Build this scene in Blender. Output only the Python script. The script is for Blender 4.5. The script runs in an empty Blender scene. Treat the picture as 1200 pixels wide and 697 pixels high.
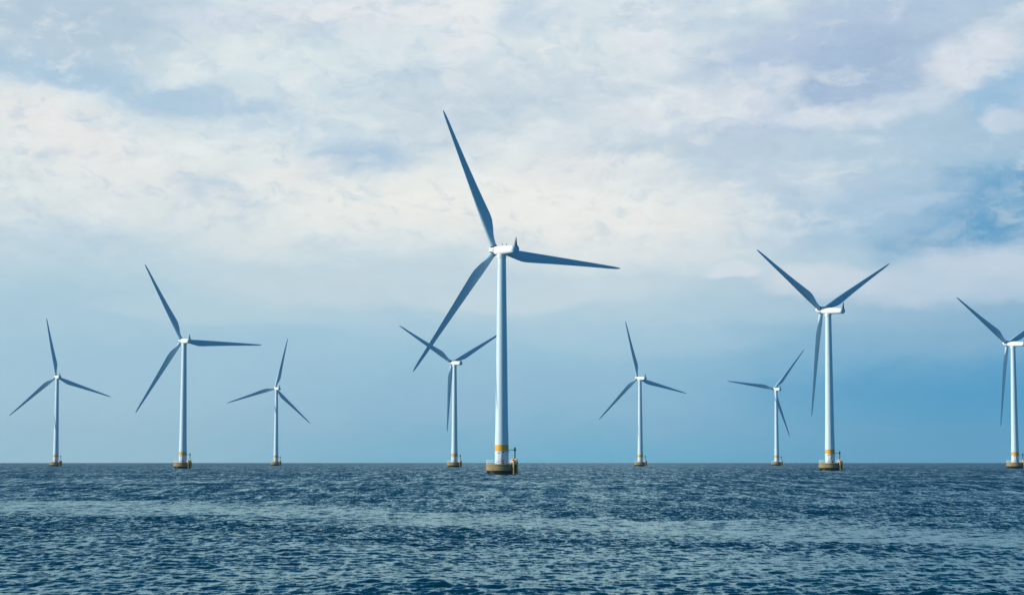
import bpy, bmesh, math, random
import numpy as np
from mathutils import Vector, Matrix

R = math.radians
scene = bpy.context.scene
COL = scene.collection

# ------------------------------------------------------------------ camera
CAM_H = 4.05
PITCH = 0.07935
FPX = 2400.0
cam_data = bpy.data.cameras.new('camera')
cam_data.lens = 72.0
cam_data.sensor_width = 36.0
cam_data.clip_start = 0.5
cam_data.clip_end = 60000.0
cam = bpy.data.objects.new('camera', cam_data)
COL.objects.link(cam)
cam.location = (0, 0, CAM_H)
cam.rotation_euler = (math.pi / 2 + PITCH, 0, 0)
scene.camera = cam

# ------------------------------------------------------------------ light
SUN_EL = R(24)
SUN_DIR = Vector((-math.cos(R(9)) * math.cos(SUN_EL), -math.sin(R(9)) * math.cos(SUN_EL), math.sin(SUN_EL)))
sun_d = bpy.data.lights.new('sun', 'SUN')
sun_d.energy = 4.9
sun_d.angle = R(0.5)
sun_d.color = (1.0, 0.93, 0.82)
sun = bpy.data.objects.new('sun', sun_d)
COL.objects.link(sun)
sun.rotation_euler = (-SUN_DIR).to_track_quat('-Z', 'Y').to_euler()
scene.view_settings.view_transform = 'Standard'
scene.view_settings.look = 'None'
scene.view_settings.gamma = 1.0
scene.view_settings.exposure = 0.0
scene.view_settings.use_curve_mapping = False


def lin(c):
    o = []
    for v in c:
        v /= 255.0
        o.append(v / 12.92 if v <= 0.04045 else ((v + 0.055) / 1.055) ** 2.4)
    return tuple(o)


class NT:
    """tiny helper for node trees"""
    def __init__(self, nt):
        self.nt = nt
        self.n = nt.nodes
        self.l = nt.links

    def put(self, sock, v):
        if isinstance(v, bpy.types.NodeSocket):
            self.l.new(v, sock)
        elif v is not None:
            try:
                sock.default_value = v
            except Exception:
                sock.default_value = tuple(v) + (1.0,)

    def m(self, op, a, b=None, c=None, clamp=False):
        nd = self.n.new('ShaderNodeMath')
        nd.operation = op
        nd.use_clamp = clamp
        for i, v in enumerate((a, b, c)):
            if v is not None:
                self.put(nd.inputs[i], v)
        return nd.outputs[0]

    def vm(self, op, a, b=None, scale=None):
        nd = self.n.new('ShaderNodeVectorMath')
        nd.operation = op
        self.put(nd.inputs[0], a)
        if b is not None:
            self.put(nd.inputs[1], b)
        if scale is not None:
            self.put(nd.inputs['Scale'], scale)
        return nd.outputs[0]

    def comb(self, x, y, z):
        nd = self.n.new('ShaderNodeCombineXYZ')
        for i, v in enumerate((x, y, z)):
            self.put(nd.inputs[i], v)
        return nd.outputs[0]

    def sep(self, v):
        nd = self.n.new('ShaderNodeSeparateXYZ')
        self.put(nd.inputs[0], v)
        return nd.outputs

    def noise(self, v, scale, detail=4, rough=0.5, dist=0.0):
        nd = self.n.new('ShaderNodeTexNoise')
        self.put(nd.inputs['Vector'], v)
        nd.inputs['Scale'].default_value = scale
        nd.inputs['Detail'].default_value = detail
        nd.inputs['Roughness'].default_value = rough
        nd.inputs['Distortion'].default_value = dist
        return nd.outputs[0], nd.outputs[1]

    def mix(self, f, a, b, blend='MIX'):
        nd = self.n.new('ShaderNodeMix')
        nd.data_type = 'RGBA'
        nd.blend_type = blend
        self.put(nd.inputs[0], f)
        self.put(nd.inputs[6], a)
        self.put(nd.inputs[7], b)
        return nd.outputs[2]

    def ramp(self, f, stops, interp='EASE'):
        nd = self.n.new('ShaderNodeValToRGB')
        cr = nd.color_ramp
        cr.interpolation = interp
        while len(cr.elements) < len(stops):
            cr.elements.new(0.5)
        for e, (p, c) in zip(cr.elements, stops):
            e.position = p
            e.color = tuple(c) + (1.0,) if len(c) == 3 else c
        self.put(nd.inputs[0], f)
        return nd.outputs[0]

    def smooth(self, v, a, b):
        nd = self.n.new('ShaderNodeMapRange')
        nd.interpolation_type = 'SMOOTHSTEP'
        self.put(nd.inputs[0], v)
        nd.inputs[1].default_value = a
        nd.inputs[2].default_value = b
        nd.inputs[3].default_value = 0.0
        nd.inputs[4].default_value = 1.0
        return nd.outputs[0]


# ------------------------------------------------------------------ world: Nishita sky under a broken cloud deck
world = bpy.data.worlds.new('World')
scene.world = world
world.use_nodes = True
w = NT(world.node_tree)
w.n.clear()
out = w.n.new('ShaderNodeOutputWorld')
bg = w.n.new('ShaderNodeBackground')
bg.inputs['Strength'].default_value = 0.1
w.l.new(bg.outputs[0], out.inputs[0])
sky = w.n.new('ShaderNodeTexSky')
sky.sky_type = 'NISHITA'
sky.sun_disc = False
sky.sun_elevation = SUN_EL
sky.sun_rotation = math.atan2(SUN_DIR.x, SUN_DIR.y)
sky.altitude = 0
sky.air_density = 1.0
sky.dust_density = 0.3
sky.ozone_density = 3.0

tc = w.n.new('ShaderNodeTexCoord')
D = w.vm('NORMALIZE', tc.outputs['Generated'])
dx, dy, dz = w.sep(D)
K = FPX
U = w.m('MULTIPLY', w.m('ARCTAN2', dx, dy), K)                       # azimuth, 1/2400 rad
V = w.m('MULTIPLY', w.m('ARCSINE', dz), K)                           # elevation, 1/2400 rad
# turbulence shared by all cloud edges
nv = w.comb(w.m('MULTIPLY', U, 1 / 260.0), w.m('MULTIPLY', V, 1 / 110.0), 0.0)
_, nc1 = w.noise(nv, 1.0, 5, 0.55)
nv2 = w.comb(w.m('MULTIPLY', U, 1 / 60.0), w.m('MULTIPLY', V, 1 / 32.0), 3.7)
nf2, nc2 = w.noise(nv2, 1.0, 6, 0.6)
c1 = w.sep(nc1)
c2 = w.sep(nc2)


def warped(base, s1, a1, s2, a2):
    t = w.m('MULTIPLY_ADD', w.m('SUBTRACT', s1, 0.5), a1, base)
    return w.m('MULTIPLY_ADD', w.m('SUBTRACT', s2, 0.5), a2, t)


UW = warped(U, c1[0], 230.0, c2[0], 60.0)
VW = warped(V, c1[1], 95.0, c2[1], 36.0)
UW2 = warped(U, c1[1], 80.0, c2[0], 50.0)
VW2 = warped(V, c1[0], 40.0, c2[1], 34.0)
VTOP = 1100.0


def sky_ramp(stops):
    # stops given as (height above the horizon in 1/2400 rad, sRGB colour)
    return w.ramp(w.m('DIVIDE', VW, VTOP), [(max(0.0, min(1.0, v / VTOP)), lin(c)) for v, c in stops], 'LINEAR')


Lr = sky_ramp([(0, (150, 195, 213)), (60, (160, 198, 216)), (110, (164, 200, 218)), (195, (174, 205, 220)), (255, (194, 215, 225)),
               (315, (219, 229, 231)), (370, (222, 231, 231)), (430, (203, 221, 230)), (490, (204, 219, 229)), (560, (210, 224, 231)),
               (760, (150, 188, 214)), (1100, (96, 150, 192))])
Cr = sky_ramp([(0, (98, 178, 209)), (70, (140, 187, 213)), (140, (160, 199, 219)), (200, (192, 214, 224)), (250, (208, 223, 229)),
               (310, (231, 236, 233)), (365, (216, 227, 231)), (430, (213, 226, 231)), (490, (218, 229, 233)), (560, (212, 225, 232)),
               (760, (150, 188, 214)), (1100, (96, 150, 192))])
Rr = sky_ramp([(0, (74, 158, 198)), (80, (68, 157, 201)), (140, (130, 177, 207)), (190, (152, 188, 213)), (235, (170, 200, 219)),
               (295, (140, 183, 212)), (345, (156, 191, 215)), (400, (173, 199, 219)), (470, (178, 200, 219)), (560, (178, 200, 219)),
               (760, (138, 178, 208)), (1100, (90, 146, 190))])
f1 = w.smooth(U, -520.0, 20.0)
f2 = w.smooth(U, 60.0, 560.0)
base = w.mix(f2, w.mix(f1, Lr, Cr), Rr)


def blob(col, x, y, rx, ry, rot, c, s, soft=1.0, fine=False):
    """a cloud patch centred x, y (azimuth/elevation), turned by rot, edges torn by the shared turbulence"""
    u0 = K * math.atan((x - 600.0) / K)
    v0 = 540.0 - y
    a, b = (UW2, VW2) if fine else (UW, VW)
    du = w.m('SUBTRACT', a, u0)
    dv = w.m('SUBTRACT', b, v0)
    cr_, sr_ = math.cos(R(rot)), math.sin(R(rot))
    p = w.m('ADD', w.m('MULTIPLY', du, cr_ / rx), w.m('MULTIPLY', dv, sr_ / rx))
    q = w.m('ADD', w.m('MULTIPLY', du, -sr_ / ry), w.m('MULTIPLY', dv, cr_ / ry))
    r2 = w.m('ADD', w.m('MULTIPLY', p, p), w.m('MULTIPLY', q, q))
    soft = min(1.0, soft * 1.25)
    f = w.m('SUBTRACT', 1.0, w.smooth(r2, max(0.0, 1.0 - soft), 1.0 + soft * 1.6))
    return w.mix(w.m('MULTIPLY', f, s), col, lin(c))


B = [
    # blue-grey gaps and shaded cloud
    (60, 36, 150, 42, 0, (178, 200, 217), .9, 1, 0),
    (150, 112, 190, 18, -9, (174, 202, 222), 1, .9, 1),
    (300, 137, 70, 14, -12, (182, 206, 224), .8, 1, 1),
    (425, 188, 60, 18, -6, (174, 201, 222), 1, .8, 1),
    (330, 160, 120, 14, -5, (200, 218, 230), .6, 1, 1),
    (650, 125, 170, 40, 0, (196, 212, 224), .7, 1, 0),
    (800, 200, 130, 32, 0, (190, 208, 221), .8, 1, 0),
    (520, 130, 60, 22, 0, (196, 213, 224), .5, 1, 1),
    (610, 15, 50, 20, 0, (190, 208, 226), .6, 1, 1),
    (960, 85, 150, 55, 18, (174, 194, 220), .9, 1, 0),
    (860, 225, 220, 35, 8, (190, 209, 226), .6, 1, 0),
    (1176, 256, 105, 40, 12, (90, 156, 198), .95, 1, 0),
    (1185, 118, 40, 36, 30, (150, 190, 221), .8, .9, 1),
    (1010, 92, 80, 36, 20, (162, 186, 214), .85, 1, 1),
    (300, 70, 110, 24, 0, (222, 233, 233), .6, 1, 1),
    (360, 340, 120, 22, 0, (200, 217, 224), .6, 1, 1),
    (860, 250, 130, 18, 6, (182, 205, 222), .6, 1, 1),
    (1000, 255, 140, 24, 6, (164, 195, 220), .6, 1, 0),
    (1140, 8, 60, 14, 0, (176, 199, 224), .5, 1, 1),
    (1130, 455, 170, 26, 4, (80, 157, 200), .5, 1, 0),
    (180, 430, 160, 22, 0, (158, 196, 217), .5, 1, 0),
    (690, 395, 150, 18, -4, (170, 203, 220), .5, 1, 0),
    (620, 350, 130, 12, 3, (206, 221, 227), .55, 1, 1),
    (250, 370, 120, 12, -4, (186, 211, 222), .6, 1, 1),
    (860, 372, 120, 12, 0, (176, 205, 220), .5, 1, 1),
    (470, 480, 140, 16, 3, (146, 190, 214), .5, 1, 0),
    # bright cloud
    (60, 150, 90, 24, -14, (232, 233, 232), .8, .9, 1),
    (120, 185, 130, 26, -14, (233, 233, 232), .6, 1, 0),
    (300, 250, 260, 38, -4, (227, 232, 231), .5, 1, 0),
    (630, 244, 230, 46, -3, (240, 240, 234), .85, 1, 0),
    (690, 200, 70, 16, 0, (229, 231, 232), .7, .9, 1),
    (350, 205, 60, 12, 8, (233, 233, 232), .6, 1, 1),
    (430, 20, 120, 18, 6, (229, 232, 235), .8, .9, 1),
    (545, 35, 22, 62, -14, (230, 233, 236), .8, .8, 1),
    (240, 35, 46, 14, 0, (216, 225, 234), .7, 1, 1),
    (765, 30, 28, 34, 10, (226, 231, 236), .8, .8, 1),
    (770, 70, 26, 18, 0, (219, 226, 234), .6, .9, 1),
    (790, 130, 130, 22, 14, (220, 227, 233), .75, .9, 1),
    (905, 118, 50, 18, 25, (219, 226, 234), .7, .9, 1),
    (970, 142, 52, 12, 0, (214, 223, 233), .75, .9, 1),
    (1090, 3, 55, 9, 0, (238, 240, 240), 1, .5, 1),
    (1155, 82, 58, 32, 12, (218, 225, 234), .95, .55, 1),
    (1070, 130, 50, 14, 10, (207, 219, 231), .8, .7, 1),
    (1195, 160, 22, 12, 0, (205, 218, 231), .8, .8, 1),
    (1065, 243, 40, 9, 10, (178, 203, 224), .7, .9, 1),
    (865, 320, 26, 9, 0, (217, 226, 232), .85, .6, 1),
    (965, 333, 60, 17, 0, (214, 223, 230), .8, .8, 1),
    (1090, 335, 120, 20, 3, (197, 213, 227), .7, .9, 1),
    (1165, 312, 60, 14, 0, (200, 215, 228), .7, .8, 1),
    (740, 300, 110, 20, 0, (221, 228, 231), .5, 1, 1),
    (70, 275, 70, 12, 0, (205, 221, 230), .5, 1, 1),
    (500, 345, 150, 14, 0, (190, 212, 225), .35, 1, 1),
]
cl = base
for b in B:
    cl = blob(cl, b[0], b[1], b[2], b[3], b[4], b[5], b[6], b[7], bool(b[8]))
# torn cloud texture in the deck, bright rims and blue-grey hollows
tv = w.comb(w.m('MULTIPLY', UW2, 1 / 120.0), w.m('MULTIPLY', VW2, 1 / 48.0), 21.3)
tn, _ = w.noise(tv, 1.0, 8, 0.6, 0.3)
high = w.smooth(V, 170.0, 330.0)
cl = w.mix(w.m('MULTIPLY', w.m('MULTIPLY', w.smooth(tn, 0.50, 0.72), high), 0.5), cl, lin((236, 241, 240)))
cl = w.mix(w.m('MULTIPLY', w.m('MULTIPLY', w.smooth(tn, 0.50, 0.28), high), 0.6), cl, lin((180, 203, 221)))
# small puffs and tufts
pv_ = w.comb(w.m('MULTIPLY', UW2, 1 / 42.0), w.m('MULTIPLY', VW2, 1 / 27.0), 33.0)
pn, _ = w.noise(pv_, 1.0, 7, 0.6, 0.15)
zone, _ = w.noise(w.comb(w.m('MULTIPLY', U, 1 / 150.0), w.m('MULTIPLY', V, 1 / 80.0), 41.0), 1.0, 2, 0.5)
zone = w.smooth(zone, 0.38, 0.62)
edge = w.m('SUBTRACT', 1.0, w.m('MULTIPLY', w.smooth(U, 300.0, 480.0), 0.85))
puff = w.m('MULTIPLY', w.m('MULTIPLY', w.smooth(pn, 0.48, 0.68), zone), w.m('MULTIPLY', w.smooth(V, 190.0, 300.0), edge))
cl = w.mix(w.m('MULTIPLY', puff, 0.42), cl, lin((240, 242, 240)))
hol = w.m('MULTIPLY', w.smooth(pn, 0.48, 0.34), w.smooth(V, 190.0, 300.0))
cl = w.mix(w.m('MULTIPLY', hol, 0.36), cl, lin((176, 200, 220)))
# fine mottling, stronger higher up
mot_v = w.comb(w.m('MULTIPLY', U, 1 / 34.0), w.m('MULTIPLY', V, 1 / 17.0), 9.1)
mot, _ = w.noise(mot_v, 1.0, 5, 0.62, 0.4)
amp = w.m('MULTIPLY_ADD', w.smooth(V, 120.0, 320.0), 0.11, 0.045)
gain = w.m('MULTIPLY_ADD', w.m('SUBTRACT', mot, 0.5), amp, 1.0)
cl = w.mix(1.0, cl, w.comb(gain, gain, gain), 'MULTIPLY')
cl10 = w.vm('SCALE', cl, scale=10.0)
# the deck breaks up overhead and behind into clear deep blue
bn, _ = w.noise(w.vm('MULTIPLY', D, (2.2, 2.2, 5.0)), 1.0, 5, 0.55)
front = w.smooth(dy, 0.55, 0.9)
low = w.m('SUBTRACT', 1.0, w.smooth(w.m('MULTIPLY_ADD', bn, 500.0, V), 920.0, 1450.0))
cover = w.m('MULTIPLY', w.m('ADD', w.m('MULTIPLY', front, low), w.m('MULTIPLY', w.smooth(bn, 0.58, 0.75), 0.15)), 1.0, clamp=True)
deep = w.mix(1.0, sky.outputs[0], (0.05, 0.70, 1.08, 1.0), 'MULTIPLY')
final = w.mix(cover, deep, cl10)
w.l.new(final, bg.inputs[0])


# ------------------------------------------------------------------ materials
def mat(name, color, rough=0.5, metallic=0.0, var=0.0, var_scale=1.0, spec=0.5, dirt=None):
    m = bpy.data.materials.new(name)
    m.use_nodes = True
    t = NT(m.node_tree)
    p = t.n['Principled BSDF']
    p.inputs['Roughness'].default_value = rough
    p.inputs['Metallic'].default_value = metallic
    p.inputs['Specular IOR Level'].default_value = spec
    tcn = t.n.new('ShaderNodeTexCoord')
    nf, _ = t.noise(tcn.outputs['Object'], var_scale, 5, 0.6)
    k = t.m('MULTIPLY_ADD', t.m('SUBTRACT', nf, 0.5), var, 1.0)
    c = t.mix(1.0, tuple(color) + (1.0,), t.comb(k, k, k), 'MULTIPLY')
    if dirt:
        ox, oy, oz = t.sep(tcn.outputs['Object'])
        sv = t.comb(t.m('MULTIPLY', ox, dirt[1]), t.m('MULTIPLY', oy, dirt[1]), t.m('MULTIPLY', oz, dirt[2]))
        dn, _ = t.noise(sv, 1.0, 5, 0.65)
        c = t.mix(t.m('MULTIPLY', t.smooth(dn, 0.5, 0.75), dirt[3]), c, tuple(dirt[0]) + (1.0,))
    t.l.new(c, p.inputs['Base Color'])
    rr = t.m('MULTIPLY_ADD', t.m('SUBTRACT', nf, 0.5), 0.2, rough)
    t.l.new(rr, p.inputs['Roughness'])
    return m


M_TOWER = mat("tower_paint", (0.57, 0.69, 0.73), 0.42, var=0.08, var_scale=0.35, dirt=((0.42, 0.44, 0.42), 1.6, 0.06, 0.35))
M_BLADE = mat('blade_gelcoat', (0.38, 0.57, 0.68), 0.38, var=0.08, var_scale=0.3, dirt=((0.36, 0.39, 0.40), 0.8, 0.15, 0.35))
M_NAC = mat('nacelle_gelcoat', (0.74, 0.76, 0.75), 0.38, var=0.06, var_scale=0.6, dirt=((0.5, 0.5, 0.46), 0.8, 0.5, 0.3))
M_ORANGE = mat('orange_paint', (0.76, 0.36, 0.015), 0.5, var=0.2, var_scale=1.5)
M_CONC = mat('stained_concrete', (0.26, 0.195, 0.08), 0.85, var=1.0, var_scale=1.1, dirt=((0.22, 0.08, 0.02), 0.9, 1.3, 0.9))
M_DECK = mat('deck_concrete', (0.38, 0.37, 0.33), 0.85, var=0.3, var_scale=1.3)
M_ALGAE = mat('wet_algae', (0.012, 0.014, 0.010), 0.35, var=0.6, var_scale=1.5)
M_RAIL = mat('rail_paint', (0.72, 0.70, 0.55), 0.5, var=0.1)
M_FENDER = mat('fender_paint', (0.78, 0.38, 0.08), 0.5, var=0.4, var_scale=2.0, dirt=((0.25, 0.08, 0.02), 1.5, 0.6, 0.6))
M_STEEL = mat('dark_steel', (0.035, 0.045, 0.055), 0.45, var=0.2)
M_DOOR = mat('door_paint', (0.74, 0.72, 0.76), 0.45, var=0.05)
M_GLASS = mat('lamp_housing', (0.22, 0.2, 0.2), 0.4)


# ------------------------------------------------------------------ mesh helpers
def mesh_obj(name, verts, faces, m, parent=None, smooth=True):
    me = bpy.data.meshes.new(name)
    me.from_pydata([tuple(v) for v in verts], [], faces)
    me.update()
    bm = bmesh.new()
    bm.from_mesh(me)
    bmesh.ops.recalc_face_normals(bm, faces=bm.faces)
    if smooth:
        for f in bm.faces:
            f.smooth = True
        for e in bm.edges:
            if len(e.link_faces) == 2 and e.calc_face_angle(0) > R(38):
                e.smooth = False
    bm.to_mesh(me)
    bm.free()
    me.materials.append(m)
    o = bpy.data.objects.new(name, me)
    COL.objects.link(o)
    if parent:
        o.parent = parent
    return o


class Geo:
    def __init__(self):
        self.v, self.f = [], []

    def loft(self, rings, cap0=True, cap1=True):
        b = len(self.v)
        n = len(rings[0])
        for r_ in rings:
            self.v += [tuple(p) for p in r_]
        for i in range(len(rings) - 1):
            for j in range(n):
                a, c = b + i * n + j, b + i * n + (j + 1) % n
                self.f.append((a, c, c + n, a + n))
        if cap0:
            self.f.append(tuple(b + j for j in range(n))[::-1])
        if cap1:
            self.f.append(tuple(b + (len(rings) - 1) * n + j for j in range(n)))
        return self

    def lathe(self, prof, n=48, axis='z', closed=False):
        rings = []
        for r_, z in prof:
            ring = []
            for j in range(n):
                a = 2 * math.pi * j / n
                if axis == 'z':
                    ring.append((r_ * math.cos(a), r_ * math.sin(a), z))
                else:
                    ring.append((r_ * math.cos(a), z, r_ * math.sin(a)))
            rings.append(ring)
        if closed:
            rings.append(rings[0])
            return self.loft(rings, False, False)
        return self.loft(rings)

    def tube(self, pts, r_, n=10):
        pts = [Vector(p) for p in pts]
        rings = []
        for i, p in enumerate(pts):
            t = (pts[min(i + 1, len(pts) - 1)] - pts[max(i - 1, 0)]).normalized()
            up = Vector((0, 0, 1)) if abs(t.z) < 0.95 else Vector((0, 1, 0))
            a = t.cross(up).normalized()
            b = t.cross(a).normalized()
            rr = r_[i] if isinstance(r_, (list, tuple)) else r_
            rings.append([p + a * rr * math.cos(2 * math.pi * j / n) + b * rr * math.sin(2 * math.pi * j / n) for j in range(n)])
        return self.loft(rings)

    def box(self, c, s, rz=0.0, bev=0.0):
        cx, cy, cz = c
        sx, sy, sz = s[0] / 2, s[1] / 2, s[2] / 2
        b = bev
        ring = [(-sx + b, -sy), (sx - b, -sy), (sx, -sy + b), (sx, sy - b), (sx - b, sy), (-sx + b, sy), (-sx, sy - b), (-sx, -sy + b)] if b else \
            [(-sx, -sy), (sx, -sy), (sx, sy), (-sx, sy)]
        co, si = math.cos(rz), math.sin(rz)
        mk = lambda z, k=1.0: [(cx + (x * co - y * si) * k, cy + (x * si + y * co) * k, cz + z) for x, y in ring]
        if b:
            return self.loft([mk(-sz, 1 - b / sx), mk(-sz + b), mk(sz - b), mk(sz, 1 - b / sx)])
        return self.loft([mk(-sz), mk(sz)])

    def build(self, name, m, parent=None, smooth=True):
        return mesh_obj(name, self.v, self.f, m, parent, smooth)


# ------------------------------------------------------------------ sea
EARTH = 6.371e6
rng = np.random.RandomState(11)


def vnoise(x, y, seed):
    """smooth value noise on numpy arrays"""
    xi, yi = np.floor(x).astype(np.int64), np.floor(y).astype(np.int64)
    fx, fy = x - xi, y - yi
    fx, fy = fx * fx * (3 - 2 * fx), fy * fy * (3 - 2 * fy)

    def h(a, b):
        n = (a * 374761393 + b * 668265263 + seed * 974634777) & 0x7fffffff
        n = ((n ^ (n >> 13)) * 1274126177) & 0x7fffffff
        return ((n ^ (n >> 16)) & 0xffff) / 65535.0
    return (h(xi, yi) * (1 - fx) + h(xi + 1, yi) * fx) * (1 - fy) + (h(xi, yi + 1) * (1 - fx) + h(xi + 1, yi + 1) * fx) * fy


# slicks of calm water: polylines on the water, (x, y, half width) in metres
def at(px, py):
    d = CAM_H * FPX / (py - 540.0)
    return ((px - 600.0) / FPX * d, d)


SLICKS = []
for pts, s in (
    ([(-80, 590, 5), (0, 592, 6), (90, 593, 6), (190, 597, 6), (300, 600, 4.5), (420, 604, 4.5), (520, 608, 5), (640, 612, 6), (760, 617, 7), (880, 623, 7),
      (1010, 629, 8), (1120, 632, 8), (1280, 636, 8)], 1.0),
    ([(40, 562, 1.2), (180, 565, 1.6), (300, 566, 1.2), (400, 565, 1.4), (520, 564, 1.0), (640, 565, 1)], .75),
    ([(150, 634, 4), (230, 639, 5), (330, 641, 5), (420, 642, 3)], .6),
    ([(440, 655, 4), (560, 662, 6), (700, 668, 6)], .45),
    ([(330, 650, 3), (400, 652, 5), (470, 657, 4)], .5),
    ([(-40, 676, 10), (80, 670, 12), (200, 668, 12), (290, 682, 8)], .4),
    ([(640, 583, 1.6), (800, 586, 2.2), (900, 590, 2)], .45),
):
    SLICKS.append(([at(a, b) + (b, c) for a, b, c in pts], s))


def calm_at(x, y):
    n1 = vnoise(x / 9.0, y / 7.0, 3) * 0.6 + vnoise(x / 3.0, y / 3.0, 4) * 0.4
    n2 = vnoise(x / 2.2, y / 4.0, 5) * 0.5 + vnoise(x / 0.8, y / 1.6, 6) * 0.5
    calm = np.zeros_like(x)
    yy = np.maximum(y, 1.0)
    for pts, s in SLICKS:
        best = np.full_like(x, 9.0)
        for (x0, y0, b0, h0), (x1, y1, b1, h1) in zip(pts[:-1], pts[1:]):
            # half widths were measured across the band as it lies on the water
            w0, w1 = h0 * y0 * y0 / (CAM_H * FPX), h1 * y1 * y1 / (CAM_H * FPX)
            ex, ey = x1 - x0, y1 - y0
            t = np.clip(((x - x0) * ex + (y - y0) * ey) / (ex * ex + ey * ey), 0, 1)
            d = np.hypot(x - x0 - ex * t, y - y0 - ey * t) / (w0 + (w1 - w0) * t)
            best = np.minimum(best, d)
        best = best * (0.45 + 1.1 * n1)
        calm = np.maximum(calm, s * np.clip((1.55 - best) / 1.0, 0, 1) * (0.5 + 0.5 * n2))
    # a broad sheltered stretch reaching far out, rougher water on both sides of it
    side = (x / yy - 0.02) / 0.115
    mid = np.exp(-side * side) * np.clip((y - 120) / 120, 0, 1)
    calm = np.maximum(calm, mid * (0.28 + 0.40 * n1))
    # broad gust pattern
    g = vnoise(x / 55.0 + 3.1, y / 26.0, 7) * 0.6 + vnoise(x / 18.0, y / 9.0, 8) * 0.4
    calm = np.maximum(calm, np.clip((g - 0.52) * 2.0, 0, 0.45))
    return calm


def build_sea():
    # one round sheet following the curve of the earth; finely divided where it is seen, coarse elsewhere
    fine = np.arange(-0.36, 0.3601, 0.0011)
    coarse = np.linspace(0.36, 2 * math.pi - 0.36, 70)[1:-1]
    az = np.concatenate([fine, coarse])
    rr = [0.5, 2, 5, 10, 16, 22, 28, 33, 37]
    r_ = 40.0
    while r_ < 9500:
        rr.append(r_)
        r_ += 0.115 * max(1.0, (r_ / 110.0) ** 1.72)
    rr = np.array(rr)
    A, RR = np.meshgrid(az, rr)
    X, Y = RR * np.sin(A), RR * np.cos(A)
    drr = np.gradient(rr)[:, None] * np.ones_like(A)
    lat = RR * 0.0011
    lat[:, len(fine):] = RR[:, len(fine):] * 0.08
    cell = np.maximum(drr * 0.9, lat * 1.0)
    calm = calm_at(X, Y)
    amp = 1.0 - 0.72 * calm
    Z = np.zeros_like(X)
    DX = np.zeros_like(X)
    DY = np.zeros_like(X)
    wind = math.atan2(-math.cos(0.5), math.sin(0.5))
    N = 110
    lost = np.zeros_like(X)
    for i in range(N):
        lam = 0.26 * (2.8 / 0.26) ** ((i + rng.rand()) / N)
        if i >= N - 9:
            lam = 5.0 + 22.0 * rng.rand()          # a little swell under the chop
        k = 2 * math.pi / lam
        th = wind + rng.normal(0, 0.8)
        slope = 0.185 * math.sqrt(2.0 / N) * (1.15 if lam < 1.1 else 0.95)
        if i >= N - 9:
            slope = 0.016
        a = slope / k
        ph = rng.rand() * 6.283
        kx, ky = k * math.cos(th), k * math.sin(th)
        att = np.clip((lam / cell - 2.2) / 2.2, 0, 1)
        lost += (1 - att) / N
        am = a * att * (amp if lam < 4 else (0.5 + 0.5 * amp))
        P = (kx * X + ky * Y + ph)
        # packets: groups of waves rise and fall
        Z += am * np.cos(P)
        s = am * np.sin(P) * 0.95
        DX -= s * math.cos(th)
        DY -= s * math.sin(th)
    X2, Y2 = X + DX, Y + DY
    Z2 = Z - RR * RR / (2 * EARTH)
    nr, na = X.shape
    co = np.stack([X2, Y2, Z2], -1).reshape(-1, 3).astype(np.float32)
    co = np.concatenate([co, np.array([[0, 0, 0]], np.float32)])
    i0 = (np.arange(nr - 1)[:, None] * na + np.arange(na)[None, :])
    i1 = (np.arange(nr - 1)[:, None] * na + (np.arange(na)[None, :] + 1) % na)
    quads = np.stack([i0, i0 + na, i1 + na, i1], -1).reshape(-1, 4)
    c = nr * na
    tris = np.stack([np.full(na, c), np.arange(na), (np.arange(na) + 1) % na], -1)
    me = bpy.data.meshes.new('water')
    me.vertices.add(len(co))
    me.vertices.foreach_set('co', co.ravel())
    loops = np.concatenate([quads.ravel(), tris.ravel()]).astype(np.int32)
    me.loops.add(len(loops))
    me.loops.foreach_set('vertex_index', loops)
    npoly = len(quads) + len(tris)
    me.polygons.add(npoly)
    starts = np.concatenate([np.arange(len(quads)) * 4, len(quads) * 4 + np.arange(len(tris)) * 3]).astype(np.int32)
    me.polygons.foreach_set('loop_start', starts)
    me.update(calc_edges=True)
    me.validate()
    me.polygons.foreach_set('use_smooth', np.ones(npoly, bool))
    for nm, arr in (('calm', calm), ('lost', lost)):
        at_ = me.attributes.new(nm, 'FLOAT', 'POINT')
        at_.data.foreach_set('value', np.concatenate([arr.ravel(), [0]]).astype(np.float32))
    # upward normals
    if me.polygons[0].normal.z < 0:
        me.flip_normals()
    o = bpy.data.objects.new('water', me)
    COL.objects.link(o)
    o['kind'] = 'structure'
    o['label'] = 'choppy dark blue open sea with pale calm streaks running to the horizon'
    print('SEA verts', len(co), 'normal', me.polygons[100].normal[:])
    return o


sea = build_sea()
ms = bpy.data.materials.new('sea_water')
ms.use_nodes = True
t = NT(ms.node_tree)
p = t.n['Principled BSDF']
ca = t.n.new('ShaderNodeAttribute')
ca.attribute_name = 'calm'
la = t.n.new('ShaderNodeAttribute')
la.attribute_name = 'lost'
geo = t.n.new('ShaderNodeNewGeometry')
tcs = t.n.new('ShaderNodeTexCoord')
P = tcs.outputs['Object']
px, py, pz = t.sep(P)


def slope_noise(sx, sy, z, detail, rough):
    v = t.comb(t.m('MULTIPLY', px, sx), t.m('MULTIPLY', py, sy), z)
    _, c = t.noise(v, 1.0, detail, rough)
    s = t.sep(c)
    return t.m('SUBTRACT', s[0], 0.5), t.m('SUBTRACT', s[1], 0.5)


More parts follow.
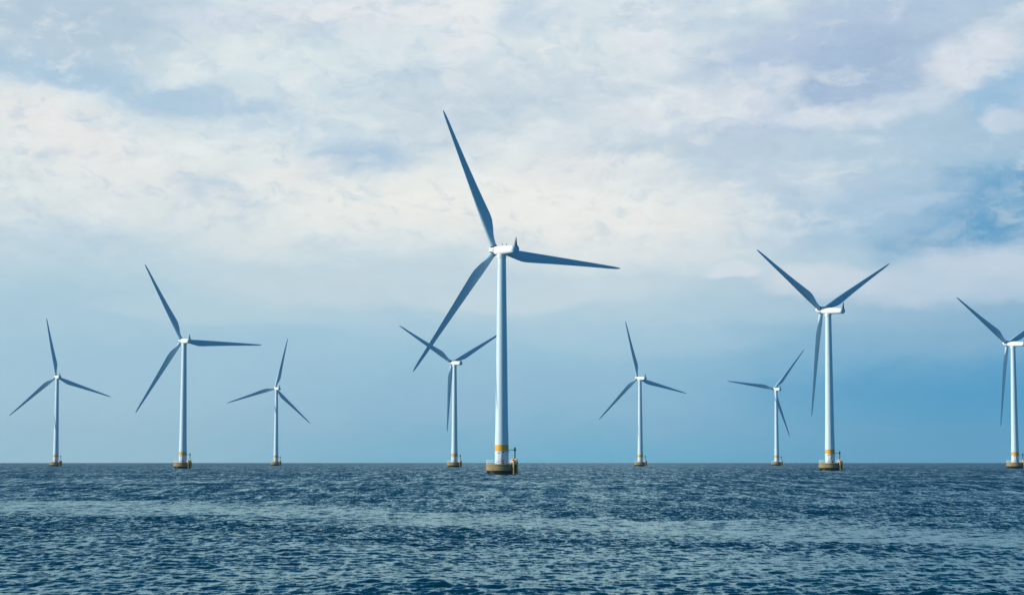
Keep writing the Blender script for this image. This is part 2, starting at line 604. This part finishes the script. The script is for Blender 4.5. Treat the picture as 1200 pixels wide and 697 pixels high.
r1x, r1y = slope_noise(3.4, 0.8, 0.0, 6, 0.72)       # capillary ripples, about 0.25 m
r3x, r3y = slope_noise(0.3, 0.022, 9.0, 5, 0.7)     # wave groups seen far off
r2x, r2y = slope_noise(0.9, 0.13, 5.0, 4, 0.65)      # wavelets of metres, where the sheet is too coarse for them
calmf = ca.outputs['Fac']
lostf = la.outputs['Fac']
quiet = t.m('MULTIPLY_ADD', calmf, -0.62, 1.0)
k1 = t.m('MULTIPLY', quiet, 0.95)
k2 = t.m('MULTIPLY', t.m('MULTIPLY', quiet, lostf), 0.9)
nx = t.m('ADD', t.m('MULTIPLY', r1x, k1), t.m('MULTIPLY', r2x, k2))
ny0 = t.m('ADD', t.m('MULTIPLY', r1y, k1), t.m('MULTIPLY', r2y, k2))
# wind waves run towards -y and are steeper on that side
bias = t.m('MULTIPLY', t.m('MULTIPLY', quiet, t.m('MULTIPLY_ADD', lostf, 0.9, 0.35)), -0.185)
ny = t.m('ADD', t.m('ADD', ny0, bias), t.m('MULTIPLY', r3y, t.m('MULTIPLY', quiet, t.m('MULTIPLY', lostf, 0.7))))
nn = t.vm('NORMALIZE', t.vm('ADD', geo.outputs['Normal'], t.comb(nx, ny, 0.0)))
bn1, _ = t.noise(t.comb(t.m('MULTIPLY', px, 0.02), t.m('MULTIPLY', py, 0.02), 0.0), 1.0, 3, 0.5)
body = t.mix(bn1, (0.0003, 0.030, 0.050, 1.0), (0.0004, 0.044, 0.064, 1.0))
t.n.remove(p)
dif = t.n.new('ShaderNodeBsdfDiffuse')
t.l.new(body, dif.inputs['Color'])
glo = t.n.new('ShaderNodeBsdfGlossy')
glo.distribution = 'GGX'
glo.inputs['Color'].default_value = (0.71, 0.96, 0.99, 1.0)
t.l.new(t.m('MULTIPLY_ADD', lostf, 0.12, 0.06), glo.inputs['Roughness'])
fre = t.n.new('ShaderNodeFresnel')
fre.inputs['IOR'].default_value = 1.333
for nd in (dif, glo, fre):
    t.l.new(nn, nd.inputs['Normal'])
mx = t.n.new('ShaderNodeMixShader')
t.l.new(fre.outputs[0], mx.inputs[0])
t.l.new(dif.outputs[0], mx.inputs[1])
t.l.new(glo.outputs[0], mx.inputs[2])
t.l.new(mx.outputs[0], t.n['Material Output'].inputs['Surface'])
sea.data.materials.append(ms)

# ------------------------------------------------------------------ wind turbines
HUB_Z = 65.0
HAZE = 0.00004


def interp(tab, x):
    for (a, va), (b, vb) in zip(tab[:-1], tab[1:]):
        if x <= b:
            s = (x - a) / (b - a)
            return va + (vb - va) * s
    return tab[-1][1]


def blade_geo():
    """span along +z, trailing edge towards +x, upwind is +y"""
    L = 43.8
    chord = [(0, 1.75), (.045, 1.75), (.09, 1.95), (.15, 2.75), (.205, 3.3), (.24, 3.28), (.32, 2.95), (.45, 2.42), (.6, 1.88), (.75, 1.4), (.88, 1.0), (.95, .74), (.985, .45), (1, .1)]
    lead = [(0, .875), (.045, .875), (.09, .88), (.2, .92), (.4, .76), (.6, .58), (.8, .42), (.95, .26), (.985, .15), (1, 0.03)]
    thick = [(0, 1.0), (.045, 1.0), (.09, .86), (.15, .56), (.22, .38), (.4, .25), (.6, .2), (1, .16)]
    twist = [(0, 0), (.045, 4), (.15, 15), (.22, 14), (.4, 8), (.6, 4), (.8, 2), (1, 1)]
    rings = []
    N = 32
    for i in range(46):
        u = i / 45.0
        u = 0.028 + (1 - 0.028) * (1 - (1 - u) ** 1.15)
        c, le, th, tw = interp(chord, u), interp(lead, u), interp(thick, u), R(interp(twist, u) + 2.0)
        rnd = max(0.0, min(1.0, (u - 0.045) / 0.12))
        rnd = rnd * rnd * (3 - 2 * rnd)
        ring = []
        for j in range(N):
            a = 2 * math.pi * j / N
            xc = 0.5 - 0.5 * math.cos(a)            # 0 leading .. 1 trailing
            yt = 5 * (0.2969 * math.sqrt(xc) - 0.126 * xc - 0.3516 * xc ** 2 + 0.2843 * xc ** 3 - 0.1036 * xc ** 4)
            ya = yt * th * (1 if a < math.pi else -1) * (1.0 if a < math.pi else 0.62)
            # suction side (thicker) faces downwind = -y
            cx, cy = (0.5 - 0.5 * math.cos(a)), 0.5 * math.sin(a) * th
            x = (cx * (1 - rnd) + xc * rnd) * c - le
            y = -(cy * (1 - rnd) + ya * rnd) * c
            x2 = x * math.cos(tw) + y * math.sin(tw)
            y2 = -x * math.sin(tw) + y * math.cos(tw)
            bend = 0.35 * (u ** 2.2)
            ring.append((x2, y2 + bend - 0.0, u * L))
        rings.append(ring)
    return Geo().loft(rings)


def superring(y, rx, rz, zc, n=28, e=2.6):
    ring = []
    for j in range(n):
        a = 2 * math.pi * j / n
        ca_, sa_ = math.cos(a), math.sin(a)
        ring.append((rx * math.copysign(abs(ca_) ** (2 / e), ca_), y, zc + rz * math.copysign(abs(sa_) ** (2 / e), sa_)))
    return ring


ROTOR_PARTS = {}


def make_turbine():
    root = bpy.data.objects.new('wind_turbine', None)
    COL.objects.link(root)
    root.empty_display_size = 5
    # --- foundation collar standing in the water
    g = Geo().lathe([(3.55, -5.0), (3.95, -0.5), (4.02, 0.0), (4.5, 1.12)], 64)
    f0 = g.build('foundation', M_ALGAE, root)
    f0['label'] = 'dark wet lower foundation skirt'
    g = Geo().lathe([(4.46, 1.122), (4.6, 1.22), (4.62, 2.0), (4.56, 2.06), (4.56, 2.55), (4.62, 2.62), (4.62, 2.98), (4.55, 3.06), (2.2, 3.06)], 64)
    ring = g.build('platform', M_CONC, root)
    dk = Geo().lathe([(2.3, 3.064), (4.5, 3.064), (4.5, 3.10), (2.3, 3.10)], 64).build('platform_deck', M_DECK, ring)
    # railing round the platform, open at the boat landing
    for i in range(21):
        a = R(-22 + i * 15.2)
        if i > 20:
            break
        x, y = 4.42 * math.cos(a), 4.42 * math.sin(a)
        Geo().tube([(x, y, 3.06), (x, y, 4.25)], 0.055, 8).build('railing_post', M_RAIL, ring)
    for z in (3.66, 4.22):
        Geo().tube([(4.42 * math.cos(R(-22 + k * 3.8)), 4.42 * math.sin(R(-22 + k * 3.8)), z) for k in range(81)], 0.04, 8).build('rail', M_RAIL, ring)
    # --- tower
    prof = [(2.06, 3.06), (2.06, 3.25), (1.98, 3.3), (1.96, 10)]
    for i in range(1, 12):
        z = 10 + (63.0 - 10) * i / 11
        prof.append((1.96 - 0.76 * (z - 3) / 60.0 * (0.9 + 0.1 * (z - 3) / 60), z))
    tw = Geo().lathe(prof, 64).build('tower', M_TOWER, root)
    bd = Geo().lathe([(1.95, 6.75), (1.985, 6.76), (1.985, 8.6), (1.95, 8.61)], 64, closed=True).build('colour_band', M_ORANGE, tw)
    bd['label'] = 'orange painted band around the tower foot'
    for z in (24.0, 43.0):
        rz_ = interp([(p_[1], p_[0]) for p_ in prof], z)
        Geo().lathe([(rz_ - .02, z - .07), (rz_ + .025, z - .06), (rz_ + .025, z + .06), (rz_ - .02, z + .07)], 64, closed=True).build('flange', M_TOWER, tw)
    # door on the lit front of the tower with a lamp and a steel step
    da = R(-108)
    dirv = Vector((math.cos(da), math.sin(da), 0))
    g = Geo().box((dirv.x * 2.0, dirv.y * 2.0, 4.75), (0.24, 1.15, 2.5), da, 0.05)
    door_frame = g.build('door', M_DOOR, root)
    Geo().box((dirv.x * 2.16 - dirv.y * 0.3, dirv.y * 2.16 + dirv.x * 0.3, 4.5), (0.08, 0.06, 0.3), da).build('door_handle', M_STEEL, door_frame)
    pl = R(-118)
    Geo().box((1.97 * math.cos(pl), 1.97 * math.sin(pl), 6.28), (0.05, 0.75, 0.22), pl).build('number_plate', M_STEEL, tw)
    lm = R(-80)
    g = Geo().box((2.12 * math.cos(lm), 2.12 * math.sin(lm), 6.5), (0.42, 0.5, 0.34), lm, 0.05)
    g.tube([(1.9 * math.cos(lm), 1.9 * math.sin(lm), 6.5), (2.1 * math.cos(lm), 2.1 * math.sin(lm), 6.5)], 0.06, 8)
    g.build('door_lamp', M_STEEL, tw)
    # switch cabinet and stair on deck
    g = Geo().box((0.55, -2.85, 3.75), (0.9, 0.6, 1.25), R(-8), 0.05)
    g.build('equipment_cabinet', M_STEEL, root)
    g = Geo()
    for s in (-.35, .35):
        g.tube([(-1.75, -2.6 + s, 3.1), (-0.5, -2.6 + s, 4.1)], 0.045, 6)
    for k in range(4):
        g.box((-1.5 + k * .3, -2.6, 3.3 + k * .24), (0.24, 0.7, 0.04))
    g.build('step', M_STEEL, root)
    # --- boat landing: two fender tubes bowed over the rim, ladder between
    g = None
    fa = R(-40)
    c = Vector((math.cos(fa), math.sin(fa), 0))
    s = Vector((-math.sin(fa), math.cos(fa), 0))
    for k in (-.8, .8):
        pts = [c * 4.3 + s * k + Vector((0, 0, 3.1)), c * 4.3 + s * k + Vector((0, 0, 3.9)), c * 4.42 + s * k + Vector((0, 0, 4.3)), c * 4.75 + s * k + Vector((0, 0, 4.5)),
               c * 5.05 + s * k + Vector((0, 0, 4.3)), c * 5.15 + s * k + Vector((0, 0, 3.8)), c * 5.15 + s * k + Vector((0, 0, 2)), c * 5.15 + s * k + Vector((0, 0, -2))]
        Geo().tube(pts, 0.25, 14).build('fender', M_FENDER, root)
    # dark rubber-faced buffer panel under the arches and a rounded canister at the rail gate
    g = Geo().box((c.x * 4.82, c.y * 4.82, 1.75), (0.34, 2.3, 2.3), fa, 0.08)
    g.build('buffer_panel', M_ALGAE, root)
    g = Geo().tube([(2.75, -3.25, 3.72), (2.78, -3.27, 3.72), (3.0, -3.4, 3.72), (3.75, -3.0, 3.72), (3.95, -2.85, 3.72), (3.97, -2.84, 3.72)],
                   [.2, .42, .5, .5, .42, .2], 16)
    g.build('canister', M_RAIL, root)
    g = Geo()
    for k in (-.28, .28):
        g.tube([c * 4.95 + s * k + Vector((0, 0, -1.5)), c * 4.95 + s * k + Vector((0, 0, 4.3))], 0.05, 8)
    for i in range(18):
        z = -1.3 + i * .31
        g.tube([c * 4.95 - s * .28 + Vector((0, 0, z)), c * 4.95 + s * .28 + Vector((0, 0, z))], 0.03, 6)
    g.build('ladder', M_STEEL, root)
    for z in (1.6, 2.7):
        for k in (-.8, .8):
            Geo().tube([c * 4.4 + s * k + Vector((0, 0, z)), c * 5.1 + s * k + Vector((0, 0, z))], 0.1, 8).build('bracket', M_STEEL, root)
    # --- davit crane
    cx_, cy_ = 3.82, -0.9
    g = Geo().tube([(cx_, cy_, 3.06), (cx_, cy_, 3.25), (cx_, cy_, 3.26), (cx_, cy_, 6.7), (cx_, cy_, 6.71), (cx_, cy_, 7.75), (cx_, cy_, 7.76), (cx_, cy_, 8.1)],
                   [.34, .34, .17, .16, .25, .25, .09, .07], 14)
    cr = g.build('crane', M_STEEL, root)
    g = Geo().tube([(cx_ + .35, cy_, 7.12), (cx_ - .9, cy_, 7.16), (cx_ - 1.75, cy_, 7.12)], [.11, .1, .07], 8)
    g.build('crane_arm', M_STEEL, cr)
    Geo().tube([(cx_ - 1.7, cy_, 7.1), (cx_ - 1.7, cy_, 6.6)], 0.03, 6).tube([(cx_ - 1.7, cy_, 6.62), (cx_ - 1.7, cy_, 6.4)], 0.09, 8).build('crane_hook', M_STEEL, cr)

    # --- nacelle, local +y upwind, origin on tower axis at hub height
    st = [(3.15, 1.08, 1.12, 0), (2.9, 1.2, 1.26, 0), (1.5, 1.33, 1.36, 0), (-1.5, 1.38, 1.36, 0.02), (-4.8, 1.32, 1.27, 0.06), (-7.85, 1.16, 1.12, 0.1)]
    na = Geo().loft([superring(*v, e=3.0) for v in st]).build('nacelle', M_NAC, root)
    st = [(-7.8, 1.2, 1.18, .1), (-7.9, 1.27, 1.25, .1), (-8.2, 1.25, 1.23, .1), (-8.5, 1.1, 1.08, .08), (-8.72, .75, .72, .05), (-8.82, .3, .3, .04)]
    cap = Geo().loft([superring(*v, e=2.1) for v in st]).build('rear_cap', M_BLADE, na)  # shade of the rear face put into its colour, the bluer blade tone
    # tapered fin-like mast at the back
    rings = []
    for z, a, b, off in ((1.0, .62, .52, -8.2), (1.5, .5, .42, -8.24), (2.3, .34, .28, -8.32), (3.1, .18, .15, -8.45), (3.6, .07, .06, -8.52)):
        rings.append([(b * math.cos(2 * math.pi * j / 14), off + a * math.sin(2 * math.pi * j / 14), z) for j in range(14)])
    Geo().loft(rings).build('mast', M_STEEL, na)
    for y in (-2.2, 0.3):
        Geo().tube([(0.3, y, 1.45), (0.3, y, 1.72)], .07, 8).tube([(0.3, y, 1.72), (0.3, y, 1.98)], .12, 10).build('beacon', M_GLASS, na)
    Geo().lathe([(1.24, -2.3), (1.34, -2.28), (1.38, -1.6), (1.34, -1.2)], 48).build('yaw_collar', M_NAC, na)
    # --- hub with spinner nose and three blade collars
    prof = [(1.12, 3.2), (1.3, 3.25), (1.42, 3.6), (1.46, 4.2), (1.4, 4.9), (1.26, 5.5), (1.04, 6.1), (.76, 6.65), (.46, 7.02), (.2, 7.18), (.04, 7.22)]
    hb = Geo().lathe(prof, 40, axis='y').build('hub', M_NAC, root)
    bg_ = blade_geo()
    b0 = bg_.build('blade', M_BLADE, root)
    Geo().lathe([(.86, 1.18), (.99, 1.2), (.99, 1.5), (.88, 1.52)], 32).build('blade_collar', M_STEEL, b0)
    for k in (1, 2):
        b = b0.copy()
        COL.objects.link(b)
        cc = b0.children[0].copy()
        COL.objects.link(cc)
        cc.parent = b
    return root


def parts(root, kind):
    return [o for o in bpy.data.objects if o.parent == root and o.name.split('.')[0] == kind]


def pose(root, yaw, tilt, phase, ov):
    """turn nacelle, hub and blades into the wind and stop the rotor at a phase"""
    Mr = Matrix.Translation((0, 0, HUB_Z)) @ Matrix.Rotation(yaw, 4, 'Z')
    Mt = Mr @ Matrix.Rotation(tilt, 4, 'X')
    for o in parts(root, 'nacelle'):
        o.matrix_local = Mr @ Matrix.Rotation(tilt * 0.6, 4, 'X')
    for o in parts(root, 'hub'):
        o.matrix_local = Mt @ Matrix.Translation((0, ov - 4.17, 0))
    for k, o in enumerate(sorted(parts(root, 'blade'), key=lambda q: q.name)):
        th = phase - k * 2 * math.pi / 3
        # local x = trailing direction, z = span
        o.matrix_local = Mt @ Matrix.Translation((0, ov, 0)) @ Matrix.Rotation(math.pi / 2 - th, 4, 'Y')


def copy_tree(o, parent=None):
    c = o.copy()
    COL.objects.link(c)
    if parent is not None:
        c.parent = parent
    for ch in [q for q in list(bpy.data.objects) if q.parent == o]:
        copy_tree(ch, c)
    return c


SPOTS = [
    # azimuth, distance, yaw, tilt, rotor phase, overhang, label
    (-0.0050, 593.2, .503, .094, 2.018, 4.17, 'largest and nearest white wind turbine, its tall tower rising above all the others'),
    (-0.2185, 1500.0, .431, .078, 1.766, 4.16, 'leftmost wind turbine, small, with one blade pointing almost straight up'),
    (-0.1589, 1046.8, .479, .088, 2.072, 4.33, 'medium white wind turbine second from the left, one blade lying level to the right'),
    (-0.1144, 1737.4, .398, .097, 1.353, 4.26, 'small distant wind turbine third from the left, its upper blade leaning right'),
    (-0.0280, 1282.1, .506, .119, 2.615, 4.16, 'wind turbine close behind the nearest one, on its left, with a blade hanging down'),
    (0.0624, 1520.6, .426, .092, 1.844, 4.05, 'small wind turbine alone to the right of the nearest one, upper blade leaning left'),
    (0.1282, 1753.5, .294, .106, 0.905, 4.17, 'small distant wind turbine with one blade level to the left, beside the large right turbine'),
    (0.1536, 833.9, .630, .116, 2.602, 4.13, 'second largest wind turbine, its two upper blades raised in a wide V'),
    (0.2402, 1072.3, .556, .099, 2.597, 4.28, 'rightmost wind turbine, its rear and one blade cut off by the picture edge'),
]
proto = make_turbine()
for i, (az, dist, yaw, tilt, phase, ov, label) in enumerate(SPOTS):
    o = proto if i == 0 else copy_tree(proto)
    x = dist * math.tan(az)
    o.location = (x, dist, -(x * x + dist * dist) / (2 * EARTH))
    pose(o, yaw, tilt, phase, ov)
    o['label'] = label
    o['category'] = 'wind turbine'
    o['group'] = 'wind turbines standing in the sea'

# ------------------------------------------------------------------ thin sea haze
hz = Geo().box((0, 4200, 73.5), (12000, 10600, 157.0)).build('haze', M_STEEL, None, smooth=False)
hz.data.materials.clear()
hm = bpy.data.materials.new('sea_haze')
hm.use_nodes = True
h = NT(hm.node_tree)
h.n.remove(h.n['Principled BSDF'])
pv = h.n.new('ShaderNodeVolumePrincipled')
pv.inputs['Color'].default_value = (0.78, 0.90, 1.0, 1.0)
pv.inputs['Density'].default_value = HAZE
pv.inputs['Anisotropy'].default_value = 0.2
h.l.new(pv.outputs[0], h.n['Material Output'].inputs['Volume'])
hz.data.materials.append(hm)
hz['kind'] = 'stuff'
hz['label'] = 'thin pale haze lying over the sea'
